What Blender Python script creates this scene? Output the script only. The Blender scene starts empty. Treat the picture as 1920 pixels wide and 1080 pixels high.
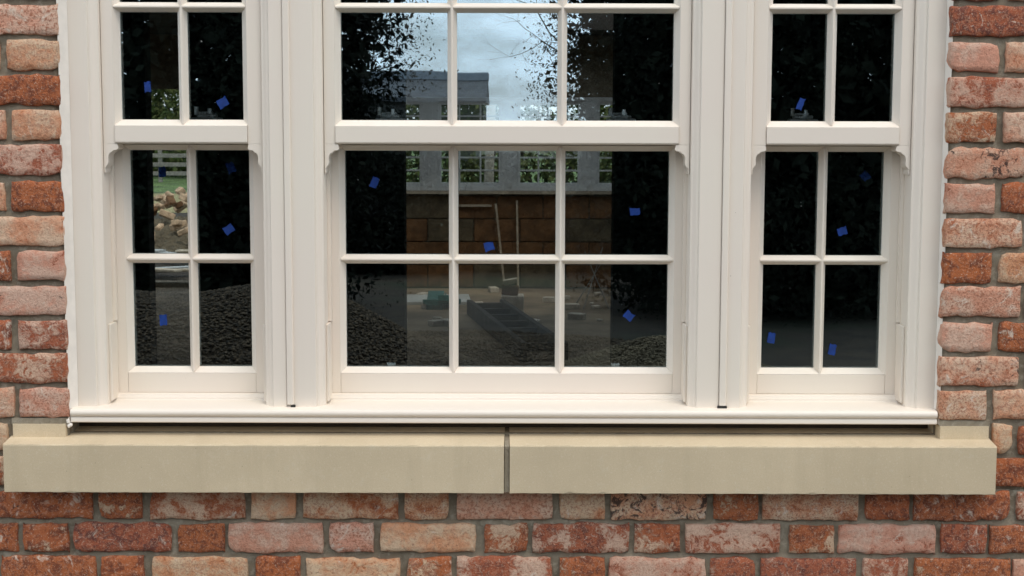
import bpy, math, random
import numpy as np
from mathutils import Vector, Matrix
R = math.radians
rnd = random.Random(11)
sc = bpy.context.scene
col = sc.collection

# ------------------------------------------------------------------ camera, sky, sun, exposure
cd = bpy.data.cameras.new('camera')
cam = bpy.data.objects.new('camera', cd)
col.objects.link(cam)
cd.sensor_width = 36.0
cd.lens = 52.5
cd.clip_start = 0.05
cd.clip_end = 1000.0
cam.location = (0.0, -3.226, 1.55)
cam.rotation_mode = 'QUATERNION'
cam.rotation_quaternion = (Matrix.Rotation(R(90 - 6.07), 3, 'X') @ Matrix.Rotation(R(0.15), 3, 'Z')).to_quaternion()
sc.camera = cam

SUN_EL, SUN_AZ = 63.0, 143.0        # azimuth measured from +Y towards +X
w = bpy.data.worlds.new('World')
sc.world = w
w.use_nodes = True
nt = w.node_tree
nt.nodes.clear()
n_out = nt.nodes.new('ShaderNodeOutputWorld')
n_bg = nt.nodes.new('ShaderNodeBackground')
n_sky = nt.nodes.new('ShaderNodeTexSky')
n_sky.sky_type = 'NISHITA'
n_sky.sun_disc = False
n_sky.sun_elevation = R(SUN_EL)
n_sky.sun_rotation = R(SUN_AZ)
n_sky.air_density = 1.0
n_sky.dust_density = 1.6
n_tc = nt.nodes.new('ShaderNodeTexCoord')
n_map = nt.nodes.new('ShaderNodeMapping')
n_map.inputs['Scale'].default_value = (1.0, 1.0, 2.4)
n_map.inputs['Location'].default_value = (0.35, 0.1, 0.2)
n_noise = nt.nodes.new('ShaderNodeTexNoise')
n_noise.inputs['Scale'].default_value = 9.0
n_noise.inputs['Detail'].default_value = 7.0
n_noise.inputs['Roughness'].default_value = 0.55
n_ramp = nt.nodes.new('ShaderNodeValToRGB')
n_ramp.color_ramp.elements[0].position = 0.40
n_ramp.color_ramp.elements[0].color = (0.42, 0.42, 0.42, 1)
n_ramp.color_ramp.elements[1].position = 0.58
n_ramp.color_ramp.elements[1].color = (1, 1, 1, 1)
n_mix = nt.nodes.new('ShaderNodeMix')
n_mix.data_type = 'RGBA'
n_mix.inputs['B'].default_value = (17.4, 19.4, 21.6, 1)     # cloud radiance on the scale of the sky texture
L = nt.links.new
L(n_tc.outputs['Generated'], n_map.inputs['Vector'])
L(n_map.outputs['Vector'], n_noise.inputs['Vector'])
L(n_noise.outputs['Fac'], n_ramp.inputs['Fac'])
L(n_ramp.outputs['Color'], n_mix.inputs['Factor'])
L(n_sky.outputs['Color'], n_mix.inputs['A'])
L(n_mix.outputs['Result'], n_bg.inputs['Color'])
n_bg.inputs['Strength'].default_value = 0.112
L(n_bg.outputs['Background'], n_out.inputs['Surface'])

sd = bpy.data.lights.new('sun', 'SUN')
sd.energy = 1.45
sd.angle = R(22)
sd.color = (1.0, 0.905, 0.785)
sun = bpy.data.objects.new('sun', sd)
col.objects.link(sun)
dv = Vector((math.sin(R(SUN_AZ)) * math.cos(R(SUN_EL)), math.cos(R(SUN_AZ)) * math.cos(R(SUN_EL)), math.sin(R(SUN_EL))))
sun.rotation_mode = 'QUATERNION'
sun.rotation_quaternion = dv.to_track_quat('Z', 'Y')
sun.location = dv * 30

sc.view_settings.view_transform = 'Standard'
sc.view_settings.look = 'None'
sc.view_settings.exposure = -0.12
sc.view_settings.gamma = 1.0
sc.view_settings.use_curve_mapping = False
sc.render.engine = 'CYCLES'
sc.cycles.use_denoising = True
sc.cycles.max_bounces = 6
sc.cycles.diffuse_bounces = 3
sc.cycles.glossy_bounces = 4
sc.cycles.transmission_bounces = 6
sc.cycles.transparent_max_bounces = 24
sc.cycles.sample_clamp_indirect = 4.0


# ------------------------------------------------------------------ helpers
def tag(o, label=None, cat=None, group=None, kind=None):
    if label: o['label'] = label
    if cat: o['category'] = cat
    if group: o['group'] = group
    if kind: o['kind'] = kind
    return o


def empty(name, loc=(0, 0, 0), rz=0.0):
    o = bpy.data.objects.new(name, None)
    o.empty_display_size = 0.05
    o.location = loc
    o.rotation_euler = (0, 0, rz)
    col.objects.link(o)
    return o


def link(name, me, mat=None, parent=None):
    o = bpy.data.objects.new(name, me)
    if mat is not None and len(me.materials) == 0:
        me.materials.append(mat)
    col.objects.link(o)
    if parent is not None:
        o.parent = parent
    return o


class MB:
    """collects shapes, builds ONE mesh object"""
    def __init__(s):
        s.v, s.f = [], []

    def add(s, vs, fs):
        b = len(s.v)
        s.v += [tuple(v) for v in vs]
        s.f += [tuple(i + b for i in f) for f in fs]
        return s

    def box(s, x0, x1, y0, y1, z0, z1, rot=None, piv=None):
        vs = [Vector(p) for p in ((x0, y0, z0), (x1, y0, z0), (x1, y1, z0), (x0, y1, z0), (x0, y0, z1), (x1, y0, z1), (x1, y1, z1), (x0, y1, z1))]
        if rot is not None:
            c = Vector(piv) if piv is not None else sum(vs, Vector()) / 8
            vs = [rot @ (v - c) + c for v in vs]
        return s.add(vs, [(0, 3, 2, 1), (4, 5, 6, 7), (0, 1, 5, 4), (1, 2, 6, 5), (2, 3, 7, 6), (3, 0, 4, 7)])

    def cbox(s, x0, x1, y0, y1, z0, z1, c=0.003, rot=None):
        """box with all edges chamfered"""
        cx, cy, cz = (x0 + x1) / 2, (y0 + y1) / 2, (z0 + z1) / 2
        hx, hy, hz = (x1 - x0) / 2, (y1 - y0) / 2, (z1 - z0) / 2
        vs, idx = [], {}
        for sx in (-1, 1):
            for sy in (-1, 1):
                for sz in (-1, 1):
                    for a in range(3):
                        p = [sx * (hx - c), sy * (hy - c), sz * (hz - c)]
                        p[a] = (sx * hx, sy * hy, sz * hz)[a]
                        idx[(sx, sy, sz, a)] = len(vs)
                        v = Vector(p)
                        if rot is not None: v = rot @ v
                        vs.append(v + Vector((cx, cy, cz)))
        fs = []
        sg = (-1, 1)
        for a in range(3):
            b, d = [(1, 2), (2, 0), (0, 1)][a]
            for s0 in sg:
                def key(sb, sd_):
                    k = [0, 0, 0]; k[a] = s0; k[b] = sb; k[d] = sd_
                    return tuple(k) + (a,)
                q = [idx[key(-1, -1)], idx[key(1, -1)], idx[key(1, 1)], idx[key(-1, 1)]]
                fs.append(q if s0 > 0 else q[::-1])
        for a in range(3):       # edges along axis a
            b, d = [(1, 2), (2, 0), (0, 1)][a]
            for sb in sg:
                for sd_ in sg:
                    def key(sa, ax):
                        k = [0, 0, 0]; k[a] = sa; k[b] = sb; k[d] = sd_
                        return tuple(k) + (ax,)
                    q = [idx[key(-1, b)], idx[key(1, b)], idx[key(1, d)], idx[key(-1, d)]]
                    fs.append(q if sb * sd_ < 0 else q[::-1])
        for sx in sg:
            for sy in sg:
                for sz in sg:
                    t = [idx[(sx, sy, sz, 0)], idx[(sx, sy, sz, 1)], idx[(sx, sy, sz, 2)]]
                    fs.append(t if sx * sy * sz > 0 else t[::-1])
        return s.add(vs, fs)

    def prism(s, poly, axis, a0, a1):
        """poly in the two other axes, order: axis x -> (y,z); y -> (x,z); z -> (x,y)"""
        n = len(poly)
        def mk(p, a):
            return (a, p[0], p[1]) if axis == 'x' else (p[0], a, p[1]) if axis == 'y' else (p[0], p[1], a)
        vs = [mk(p, a0) for p in poly] + [mk(p, a1) for p in poly]
        fs = [tuple(range(n))[::-1], tuple(range(n, 2 * n))] + [(i, (i + 1) % n, n + (i + 1) % n, n + i) for i in range(n)]
        return s.add(vs, fs)

    def tube(s, p0, p1, r0, r1, n=6, cap=True):
        p0, p1 = Vector(p0), Vector(p1)
        d = (p1 - p0).normalized()
        u = d.orthogonal().normalized()
        v = d.cross(u)
        vs = []
        for p, r in ((p0, r0), (p1, r1)):
            for i in range(n):
                a = 2 * math.pi * i / n
                vs.append(p + (u * math.cos(a) + v * math.sin(a)) * r)
        fs = [(i, (i + 1) % n, n + (i + 1) % n, n + i) for i in range(n)]
        if cap: fs += [tuple(range(n))[::-1], tuple(range(n, 2 * n))]
        return s.add(vs, fs)

    def mesh(s, name, smooth=False, fix=True):
        me = bpy.data.meshes.new(name)
        me.from_pydata(s.v, [], s.f)
        if fix:
            import bmesh
            bm = bmesh.new(); bm.from_mesh(me)
            bmesh.ops.recalc_face_normals(bm, faces=bm.faces)
            bm.to_mesh(me); bm.free()
        me.update()
        if smooth:
            me.polygons.foreach_set('use_smooth', [True] * len(me.polygons))
        return me

    def build(s, name, mat, parent=None, smooth=False, fix=True):
        return link(name, s.mesh(name, smooth, fix), mat, parent)


def smooth_angle(o, deg=40):
    me = o.data
    me.polygons.foreach_set('use_smooth', [True] * len(me.polygons))
    try:
        me.set_sharp_from_angle(angle=R(deg))
    except Exception:
        pass


# ------------------------------------------------------------------ materials
def mat_new(name):
    m = bpy.data.materials.new(name)
    m.use_nodes = True
    t = m.node_tree
    b = t.nodes['Principled BSDF']
    return m, t, b


def N(t, kind, **kw):
    n = t.nodes.new(kind)
    for k, v in kw.items():
        if hasattr(n, k): setattr(n, k, v)
        else: n.inputs[k].default_value = v
    return n


def noise(t, vec, scale, detail=4.0, rough=0.55, dist=0.0):
    n = t.nodes.new('ShaderNodeTexNoise')
    n.inputs['Scale'].default_value = scale
    n.inputs['Detail'].default_value = detail
    n.inputs['Roughness'].default_value = rough
    n.inputs['Distortion'].default_value = dist
    if vec is not None: t.links.new(vec, n.inputs['Vector'])
    return n.outputs['Fac']


def math_(t, op, a, b=0.0, clamp=False):
    n = t.nodes.new('ShaderNodeMath')
    n.operation = op
    n.use_clamp = clamp
    for i, x in enumerate((a, b)):
        if isinstance(x, (int, float)): n.inputs[i].default_value = x
        else: t.links.new(x, n.inputs[i])
    return n.outputs[0]


def step(t, x, lo, hi):
    n = t.nodes.new('ShaderNodeMapRange')
    n.interpolation_type = 'SMOOTHSTEP'
    for i, v in ((0, x), (1, lo), (2, hi)):
        if isinstance(v, (int, float)): n.inputs[i].default_value = v
        else: t.links.new(v, n.inputs[i])
    return n.outputs[0]


def mixc(t, f, a, b, mode='MIX'):
    n = t.nodes.new('ShaderNodeMix')
    n.data_type = 'RGBA'
    n.blend_type = mode
    for k, v in (('Factor', f), ('A', a), ('B', b)):
        if isinstance(v, (int, float)): n.inputs[k].default_value = v
        elif isinstance(v, tuple): n.inputs[k].default_value = v if len(v) == 4 else v + (1,)
        else: t.links.new(v, n.inputs[k])
    return n.outputs['Result']


def bump(t, b, h, strength, dist, prev=None):
    n = t.nodes.new('ShaderNodeBump')
    n.inputs['Strength'].default_value = strength
    n.inputs['Distance'].default_value = dist
    t.links.new(h, n.inputs['Height'])
    if prev is not None: t.links.new(prev, n.inputs['Normal'])
    if b is not None: t.links.new(n.outputs[0], b.inputs['Normal'])
    return n.outputs[0]


def obj_coords(t, jitter=0.0):
    tc = t.nodes.new('ShaderNodeTexCoord')
    v = tc.outputs['Object']
    if jitter:
        oi = t.nodes.new('ShaderNodeObjectInfo')
        sc_ = t.nodes.new('ShaderNodeVectorMath'); sc_.operation = 'SCALE'
        cb = t.nodes.new('ShaderNodeCombineXYZ')
        t.links.new(oi.outputs['Random'], cb.inputs[0])
        t.links.new(math_(t, 'MULTIPLY', oi.outputs['Random'], 1.73), cb.inputs[1])
        t.links.new(math_(t, 'MULTIPLY', oi.outputs['Random'], 2.41), cb.inputs[2])
        t.links.new(cb.outputs[0], sc_.inputs[0]); sc_.inputs['Scale'].default_value = jitter
        ad = t.nodes.new('ShaderNodeVectorMath'); ad.operation = 'ADD'
        t.links.new(v, ad.inputs[0]); t.links.new(sc_.outputs[0], ad.inputs[1])
        return ad.outputs[0], oi
    return v, None


def simple(name, c, rough=0.6, var=0.15, scale=12.0, bumps=0.0, bscale=60.0, metallic=0.0, jitter=7.0, spec=0.4):
    m, t, b = mat_new(name)
    v, oi = obj_coords(t, jitter)
    n = noise(t, v, scale, 5.0)
    lo = tuple(x * (1 - var) for x in c); hi = tuple(min(1, x * (1 + var)) for x in c)
    t.links.new(mixc(t, step(t, n, 0.3, 0.7), lo, hi), b.inputs['Base Color'])
    b.inputs['Roughness'].default_value = rough
    b.inputs['Metallic'].default_value = metallic
    b.inputs['Specular IOR Level'].default_value = spec
    if bumps:
        bump(t, b, noise(t, v, bscale, 6.0, 0.6), bumps, 0.003)
    return m


def make_brick_mat():
    m, t, b = mat_new('reclaimed_brick')
    v, oi = obj_coords(t, 60.0)
    sp = t.nodes.new('ShaderNodeSeparateColor')
    t.links.new(oi.outputs['Color'], sp.inputs[0])
    pale, hue, dark = sp.outputs[0], sp.outputs[1], sp.outputs[2]
    frac = math_(t, 'FRACT', math_(t, 'MULTIPLY', oi.outputs['Random'], 37.7))
    frac2 = math_(t, 'FRACT', math_(t, 'MULTIPLY', oi.outputs['Random'], 91.3))
    vs_ = t.nodes.new('ShaderNodeVectorMath'); vs_.operation = 'SCALE'
    t.links.new(v, vs_.inputs[0]); t.links.new(math_(t, 'ADD', math_(t, 'MULTIPLY', frac, 0.8), 0.55), vs_.inputs['Scale'])
    v = vs_.outputs[0]
    n_big = noise(t, v, 17.0, 3.0, 0.5, 0.4)
    n_mid = noise(t, v, 60.0, 6.0, 0.68, 0.8)
    n_fine = noise(t, v, 190.0, 5.0, 0.7, 0.3)
    n_gr = noise(t, v, 620.0, 3.0, 0.6)
    # clay body
    n_sp = noise(t, v, 300.0, 4.0, 0.75, 0.5)
    red = mixc(t, hue, (0.42, 0.125, 0.045), (0.37, 0.105, 0.055))
    red = mixc(t, step(t, n_mid, 0.44, 0.60), red, mixc(t, hue, (0.19, 0.058, 0.03), (0.16, 0.055, 0.042)))
    red = mixc(t, math_(t, 'MULTIPLY', step(t, n_fine, 0.53, 0.62), 0.6), red, (0.47, 0.22, 0.13))
    red = mixc(t, math_(t, 'MULTIPLY', step(t, n_sp, 0.57, 0.64), 0.7), red, (0.60, 0.42, 0.30))
    red = mixc(t, math_(t, 'MULTIPLY', step(t, n_sp, 0.42, 0.34), 0.5), red, (0.11, 0.035, 0.022))
    # lime and mortar residue on the face
    pink = mixc(t, hue, (0.62, 0.29, 0.145), (0.60, 0.285, 0.19))
    wash = mixc(t, hue, (0.63, 0.445, 0.285), (0.62, 0.40, 0.295))
    cream = mixc(t, step(t, math_(t, 'ADD', math_(t, 'MULTIPLY', n_big, .6), math_(t, 'MULTIPLY', n_mid, .4)), 0.42, 0.58), pink, wash)
    cream = mixc(t, math_(t, 'MULTIPLY', step(t, n_fine, 0.50, 0.58), math_(t, 'ADD', math_(t, 'MULTIPLY', frac2, .75), .2)), cream, (0.37, 0.15, 0.088))
    cream = mixc(t, math_(t, 'MULTIPLY', step(t, n_sp, 0.60, 0.70), 0.6), cream, (0.66, 0.52, 0.40))
    cream = mixc(t, math_(t, 'MULTIPLY', step(t, n_sp, 0.42, 0.34), 0.75), cream, (0.20, 0.072, 0.042))
    f = math_(t, 'ADD', math_(t, 'MULTIPLY', n_big, 0.55), math_(t, 'MULTIPLY', n_mid, 0.55))
    f = math_(t, 'ADD', f, math_(t, 'MULTIPLY', math_(t, 'SUBTRACT', n_fine, 0.5), 0.35))
    thr = math_(t, 'SUBTRACT', 0.86, math_(t, 'MULTIPLY', pale, 0.56))
    msk = step(t, f, math_(t, 'SUBTRACT', thr, 0.045), math_(t, 'ADD', thr, 0.045))
    c = mixc(t, msk, red, cream)
    sme = noise(t, v, 24.0, 6.0, 0.7, 1.6)
    c = mixc(t, math_(t, 'MULTIPLY', step(t, sme, math_(t, 'SUBTRACT', 0.66, math_(t, 'MULTIPLY', frac2, .12)), 0.68), 0.75), c, (0.68, 0.565, 0.45))
    # soot and burnt spots
    n_s = noise(t, v, 38.0, 5.0, 0.72, 1.2)
    n_s2 = noise(t, v, 9.0, 2.0, 0.5)
    sthr = math_(t, 'SUBTRACT', 0.92, math_(t, 'MULTIPLY', dark, 0.42))
    fs = math_(t, 'ADD', math_(t, 'MULTIPLY', n_s, 0.7), math_(t, 'MULTIPLY', n_s2, 0.35))
    sm = step(t, fs, sthr, math_(t, 'ADD', sthr, 0.05))
    c = mixc(t, math_(t, 'MULTIPLY', sm, 0.9), c, (0.05, 0.035, 0.03))
    c = mixc(t, math_(t, 'MULTIPLY', step(t, n_gr, 0.62, 0.76), 0.45), c, (0.15, 0.07, 0.045))
    t.links.new(c, b.inputs['Base Color'])
    b.inputs['Roughness'].default_value = 0.92
    b.inputs['Specular IOR Level'].default_value = 0.2
    h = math_(t, 'ADD', math_(t, 'MULTIPLY', n_mid, 0.8), math_(t, 'MULTIPLY', n_fine, 0.7))
    h = math_(t, 'ADD', h, math_(t, 'MULTIPLY', msk, 0.12))
    h = math_(t, 'ADD', h, math_(t, 'MULTIPLY', n_gr, 0.2))
    bump(t, b, h, 0.95, 0.0045)
    return m


def make_mortar_mat():
    m, t, b = mat_new('lime_mortar')
    v, _ = obj_coords(t)
    n1, n2, n3 = noise(t, v, 7.0, 3.0), noise(t, v, 60.0, 5.0, 0.65), noise(t, v, 420.0, 3.0, 0.7)
    c = mixc(t, step(t, n1, 0.35, 0.65), (0.205, 0.165, 0.115), (0.275, 0.23, 0.165))
    c = mixc(t, math_(t, 'MULTIPLY', step(t, n2, 0.5, 0.66), 0.6), c, (0.36, 0.315, 0.24))
    c = mixc(t, math_(t, 'MULTIPLY', step(t, noise(t, v, 26.0, 5.0, 0.7, 1.0), 0.58, 0.68), 0.55), c, (0.14, 0.105, 0.07))
    c = mixc(t, math_(t, 'MULTIPLY', step(t, n3, 0.58, 0.72), 0.4), c, (0.11, 0.095, 0.075))
    t.links.new(c, b.inputs['Base Color'])
    b.inputs['Roughness'].default_value = 0.95
    b.inputs['Specular IOR Level'].default_value = 0.15
    bump(t, b, math_(t, 'ADD', n2, math_(t, 'MULTIPLY', n3, 0.6)), 0.6, 0.003)
    return m


def make_paint_mat():
    m, t, b = mat_new('cream_white_paint')
    v, _ = obj_coords(t)
    n1, n2 = noise(t, v, 2.3, 3.0), noise(t, v, 420.0, 2.0, 0.5)
    mp = t.nodes.new('ShaderNodeMapping')
    mp.inputs['Scale'].default_value = (160.0, 160.0, 160.0)
    t.links.new(v, mp.inputs['Vector'])
    n3 = noise(t, mp.outputs[0], 1.0, 4.0, 0.55)
    c = mixc(t, step(t, n1, 0.35, 0.65), (0.78, 0.675, 0.57), (0.78, 0.69, 0.575))
    c = mixc(t, math_(t, 'MULTIPLY', step(t, noise(t, v, 26.0, 5.0, 0.7), 0.64, 0.8), 0.10), c, (0.55, 0.49, 0.42))
    t.links.new(c, b.inputs['Base Color'])
    vo = t.nodes.new('ShaderNodeTexVoronoi'); vo.inputs['Scale'].default_value = 14.0
    t.links.new(v, vo.inputs['Vector'])
    sp = t.nodes.new('ShaderNodeSeparateColor'); t.links.new(vo.outputs['Color'], sp.inputs[0])
    fl = math_(t, 'LESS_THAN', vo.outputs['Distance'], math_(t, 'MULTIPLY', step(t, sp.outputs[0], 0.6, 1.0), 0.022))
    c = mixc(t, math_(t, 'MULTIPLY', fl, 0.55), c, (0.30, 0.24, 0.18))
    t.links.new(c, b.inputs['Base Color'])
    t.links.new(math_(t, 'ADD', math_(t, 'MULTIPLY', noise(t, v, 14.0, 4.0), 0.25), 0.30), b.inputs['Roughness'])
    b.inputs['Specular IOR Level'].default_value = 0.4
    bv = t.nodes.new('ShaderNodeBevel'); bv.samples = 4; bv.inputs['Radius'].default_value = 0.0016
    bump(t, b, math_(t, 'ADD', n3, math_(t, 'MULTIPLY', n2, 0.3)), 0.10, 0.0007, bv.outputs[0])
    return m


def make_stone_mat():
    m, t, b = mat_new('cast_sandstone')
    v, _ = obj_coords(t)
    v, oi = obj_coords(t, 9.0)
    n1, n2, n3 = noise(t, v, 3.5, 4.0, 0.6), noise(t, v, 45.0, 5.0, 0.6), noise(t, v, 520.0, 3.0, 0.65)
    c = mixc(t, step(t, n1, 0.3, 0.7), (0.54, 0.428, 0.282), (0.62, 0.495, 0.33))
    c = mixc(t, math_(t, 'MULTIPLY', step(t, n2, 0.55, 0.75), 0.22), c, (0.63, 0.56, 0.43))
    c = mixc(t, math_(t, 'MULTIPLY', step(t, n3, 0.50, 0.66), 0.30), c, (0.33, 0.26, 0.16))
    c = mixc(t, math_(t, 'MULTIPLY', step(t, noise(t, v, 230.0, 3.0, 0.6), 0.56, 0.68), 0.25), c, (0.70, 0.61, 0.45))
    mp = t.nodes.new('ShaderNodeMapping'); mp.inputs['Scale'].default_value = (26.0, 8.0, 2.6)
    t.links.new(v, mp.inputs['Vector'])
    c = mixc(t, math_(t, 'MULTIPLY', step(t, noise(t, mp.outputs[0], 1.0, 5.0, 0.6), 0.50, 0.70), 0.22), c, (0.44, 0.345, 0.22))
    c = mixc(t, math_(t, 'MULTIPLY', step(t, noise(t, v, 11.0, 5.0, 0.65), 0.60, 0.72), 0.30), c, (0.66, 0.55, 0.40))
    vo = t.nodes.new('ShaderNodeTexVoronoi'); vo.inputs['Scale'].default_value = 33.0
    t.links.new(v, vo.inputs['Vector'])
    pit = step(t, vo.outputs['Distance'], 0.045, 0.02)
    c = mixc(t, math_(t, 'MULTIPLY', pit, 0.55), c, (0.16, 0.12, 0.08))
    t.links.new(c, b.inputs['Base Color'])
    b.inputs['Roughness'].default_value = 0.9
    b.inputs['Specular IOR Level'].default_value = 0.2
    bump(t, b, math_(t, 'ADD', n2, math_(t, 'MULTIPLY', n3, 0.7)), 0.3, 0.0015)
    return m


def make_glass_mat(name, f0, tint=(0.93, 0.95, 0.94)):
    """double-glazing pane: Fresnel-weighted mirror over clear transmission (one sheet stands for both leaves)"""
    m = bpy.data.materials.new(name)
    m.use_nodes = True
    t = m.node_tree
    t.nodes.clear()
    o = t.nodes.new('ShaderNodeOutputMaterial')
    mx = t.nodes.new('ShaderNodeMixShader')
    tr = t.nodes.new('ShaderNodeBsdfTransparent'); tr.inputs[0].default_value = tint + (1,)
    gl = t.nodes.new('ShaderNodeBsdfGlossy'); gl.inputs['Roughness'].default_value = 0.0
    gl.inputs['Color'].default_value = (0.78, 0.93, 1.0, 1)
    lw = t.nodes.new('ShaderNodeLayerWeight'); lw.inputs['Blend'].default_value = 0.12
    f = math_(t, 'ADD', math_(t, 'MULTIPLY', lw.outputs['Fresnel'], 0.9), f0, True)
    t.links.new(f, mx.inputs[0])
    t.links.new(tr.outputs[0], mx.inputs[1]); t.links.new(gl.outputs[0], mx.inputs[2])
    # float glass is never quite flat
    tc = t.nodes.new('ShaderNodeTexCoord')
    h = noise(t, tc.outputs['Object'], 5.0, 1.0, 0.4)
    bn = t.nodes.new('ShaderNodeBump'); bn.inputs['Strength'].default_value = 0.03; bn.inputs['Distance'].default_value = 0.004
    t.links.new(h, bn.inputs['Height']); t.links.new(bn.outputs[0], gl.inputs['Normal'])
    vo = t.nodes.new('ShaderNodeTexVoronoi'); vo.inputs['Scale'].default_value = 42.0
    t.links.new(tc.outputs['Object'], vo.inputs['Vector'])
    sp = t.nodes.new('ShaderNodeSeparateColor'); t.links.new(vo.outputs['Color'], sp.inputs[0])
    thr = math_(t, 'MULTIPLY', step(t, sp.outputs[0], 0.55, 1.0), 0.075)
    spot = math_(t, 'LESS_THAN', vo.outputs['Distance'], thr)
    spot = math_(t, 'MULTIPLY', spot, step(t, noise(t, tc.outputs['Object'], 9.0, 2.0), 0.48, 0.6))
    df = t.nodes.new('ShaderNodeBsdfDiffuse'); df.inputs['Color'].default_value = (0.5, 0.5, 0.48, 1)
    m2 = t.nodes.new('ShaderNodeMixShader')
    t.links.new(math_(t, 'MULTIPLY', spot, 0.45), m2.inputs[0])
    t.links.new(mx.outputs[0], m2.inputs[1]); t.links.new(df.outputs[0], m2.inputs[2])
    t.links.new(m2.outputs[0], o.inputs['Surface'])
    return m


def make_leaf_mat(name, c1, c2, rough=0.5):
    m, t, b = mat_new(name)
    v, _ = obj_coords(t)
    n = noise(t, v, 3.0, 4.0, 0.6)
    t.links.new(mixc(t, step(t, n, 0.35, 0.65), c1, c2), b.inputs['Base Color'])
    b.inputs['Roughness'].default_value = 0.8
    b.inputs['Specular IOR Level'].default_value = 0.12
    return m


def make_ground_mat():
    m, t, b = mat_new('site_earth')
    v, _ = obj_coords(t)
    n1, n2, n3 = noise(t, v, 0.25, 5.0), noise(t, v, 3.0, 6.0, 0.65), noise(t, v, 30.0, 5.0, 0.7)
    c = mixc(t, step(t, n2, 0.35, 0.65), (0.028, 0.019, 0.010), (0.055, 0.038, 0.021))
    c = mixc(t, math_(t, 'MULTIPLY', step(t, n3, 0.5, 0.7), 0.5), c, (0.018, 0.013, 0.008))
    c = mixc(t, step(t, n1, 0.5, 0.62), c, (0.026, 0.032, 0.012))
    t.links.new(c, b.inputs['Base Color'])
    b.inputs['Roughness'].default_value = 0.95
    bump(t, b, math_(t, 'ADD', n2, n3), 0.6, 0.05)
    return m


M = {}
M['brick'] = make_brick_mat()
M['mortar'] = make_mortar_mat()
M['paint'] = make_paint_mat()
M['stone'] = make_stone_mat()
M['glass'] = make_glass_mat('reflective_pane', 0.275)
M['far_glass'] = make_glass_mat('clear_pane', 0.02)
M['sealant'] = simple('white_sealant', (0.79, 0.72, 0.635), 0.5, 0.05, 30.0, 0.2, 120.0)
M['gap_shade'] = simple('sill_gap_shade', (0.05, 0.034, 0.02), 0.9)  # shade of the gap under the timber sill, put into the colour
M['tape'] = simple('blue_masking_tape', (0.0018, 0.030, 0.18), 0.75, 0.2, 60.0, 0.3, 500.0)
M['metal'] = simple('satin_metal', (0.42, 0.43, 0.43), 0.35, 0.1, 40.0, metallic=0.9)
M['plastic'] = simple('white_plastic', (0.78, 0.78, 0.76), 0.4, 0.05)
M['dark_gap'] = simple('dark_gap', (0.03, 0.026, 0.022), 0.9)
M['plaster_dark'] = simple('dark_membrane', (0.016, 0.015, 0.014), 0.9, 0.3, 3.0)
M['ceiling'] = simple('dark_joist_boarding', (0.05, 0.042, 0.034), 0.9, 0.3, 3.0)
M['floor'] = simple('dusty_screed', (0.25, 0.185, 0.115), 0.95, 0.35, 2.2, 0.6, 30.0)
M['block'] = simple('brown_block', (0.17, 0.085, 0.036), 0.95, 0.3, 9.0, 0.5, 60.0)
M['block_b'] = simple('grey_brown_block', (0.13, 0.10, 0.06), 0.95, 0.3, 9.0, 0.5, 60.0)
M['timber'] = simple('rough_timber', (0.042, 0.031, 0.021), 0.85, 0.35, 8.0, 0.4, 60.0)
M['pale_timber'] = simple('pale_timber', (0.50, 0.42, 0.31), 0.8, 0.2, 12.0, 0.2, 60.0)
M['concrete'] = simple('pale_concrete', (0.62, 0.55, 0.44), 0.9, 0.2, 20.0, 0.4, 90.0)
M['board'] = simple('plasterboard', (0.45, 0.46, 0.44), 0.8, 0.1, 6.0)
M['teal'] = simple('teal_plastic', (0.02, 0.11, 0.095), 0.4, 0.3, 30.0)
M['grey_frame'] = simple('grey_window_paint', (0.80, 0.80, 0.77), 0.5, 0.08, 5.0)
M['slate'] = simple('slate_roof', (0.060, 0.066, 0.075), 0.75, 0.3, 4.0, 0.4, 20.0)
M['shed_wall'] = simple('dark_boarding', (0.05, 0.05, 0.045), 0.85, 0.25, 5.0)
M['lead'] = simple('pale_ridge', (0.20, 0.23, 0.26), 0.7, 0.1, 5.0)
M['gravel'] = simple('gravel_stones', (0.052, 0.034, 0.018), 0.9, 0.8, 45.0, 0.3, 60.0)
M['bark'] = simple('tree_bark', (0.045, 0.036, 0.028), 0.95, 0.3, 20.0, 0.6, 60.0)
M['pale_bark'] = simple('pale_bark', (0.30, 0.27, 0.22), 0.95, 0.3, 20.0, 0.6, 60.0)
M['yew'] = make_leaf_mat('yew_foliage', (0.004, 0.006, 0.0035), (0.011, 0.014, 0.008), 0.6)
M['shrub'] = make_leaf_mat('shrub_foliage', (0.055, 0.085, 0.022), (0.13, 0.14, 0.05), 0.6)
M['sand'] = simple('sand_heap', (0.11, 0.083, 0.048), 0.95, 0.3, 6.0, 0.6, 50.0)
M['earth'] = make_ground_mat()
M['lawn'] = simple('lawn_grass', (0.095, 0.15, 0.042), 0.95, 0.4, 0.9, 0.5, 30.0)
M['straw'] = simple('dry_grass', (0.30, 0.26, 0.12), 0.95, 0.4, 3.0, 0.5, 30.0)
M['fence'] = simple('weathered_fence', (0.24, 0.22, 0.19), 0.9, 0.2, 8.0)
M['rubble'] = simple('pale_rubble', (0.55, 0.38, 0.235), 0.9, 0.3, 14.0, 0.4, 50.0)

GZ = -0.15                  # ground outside; the room floor is z = 0
XC = -0.0117                # window centre line

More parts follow.
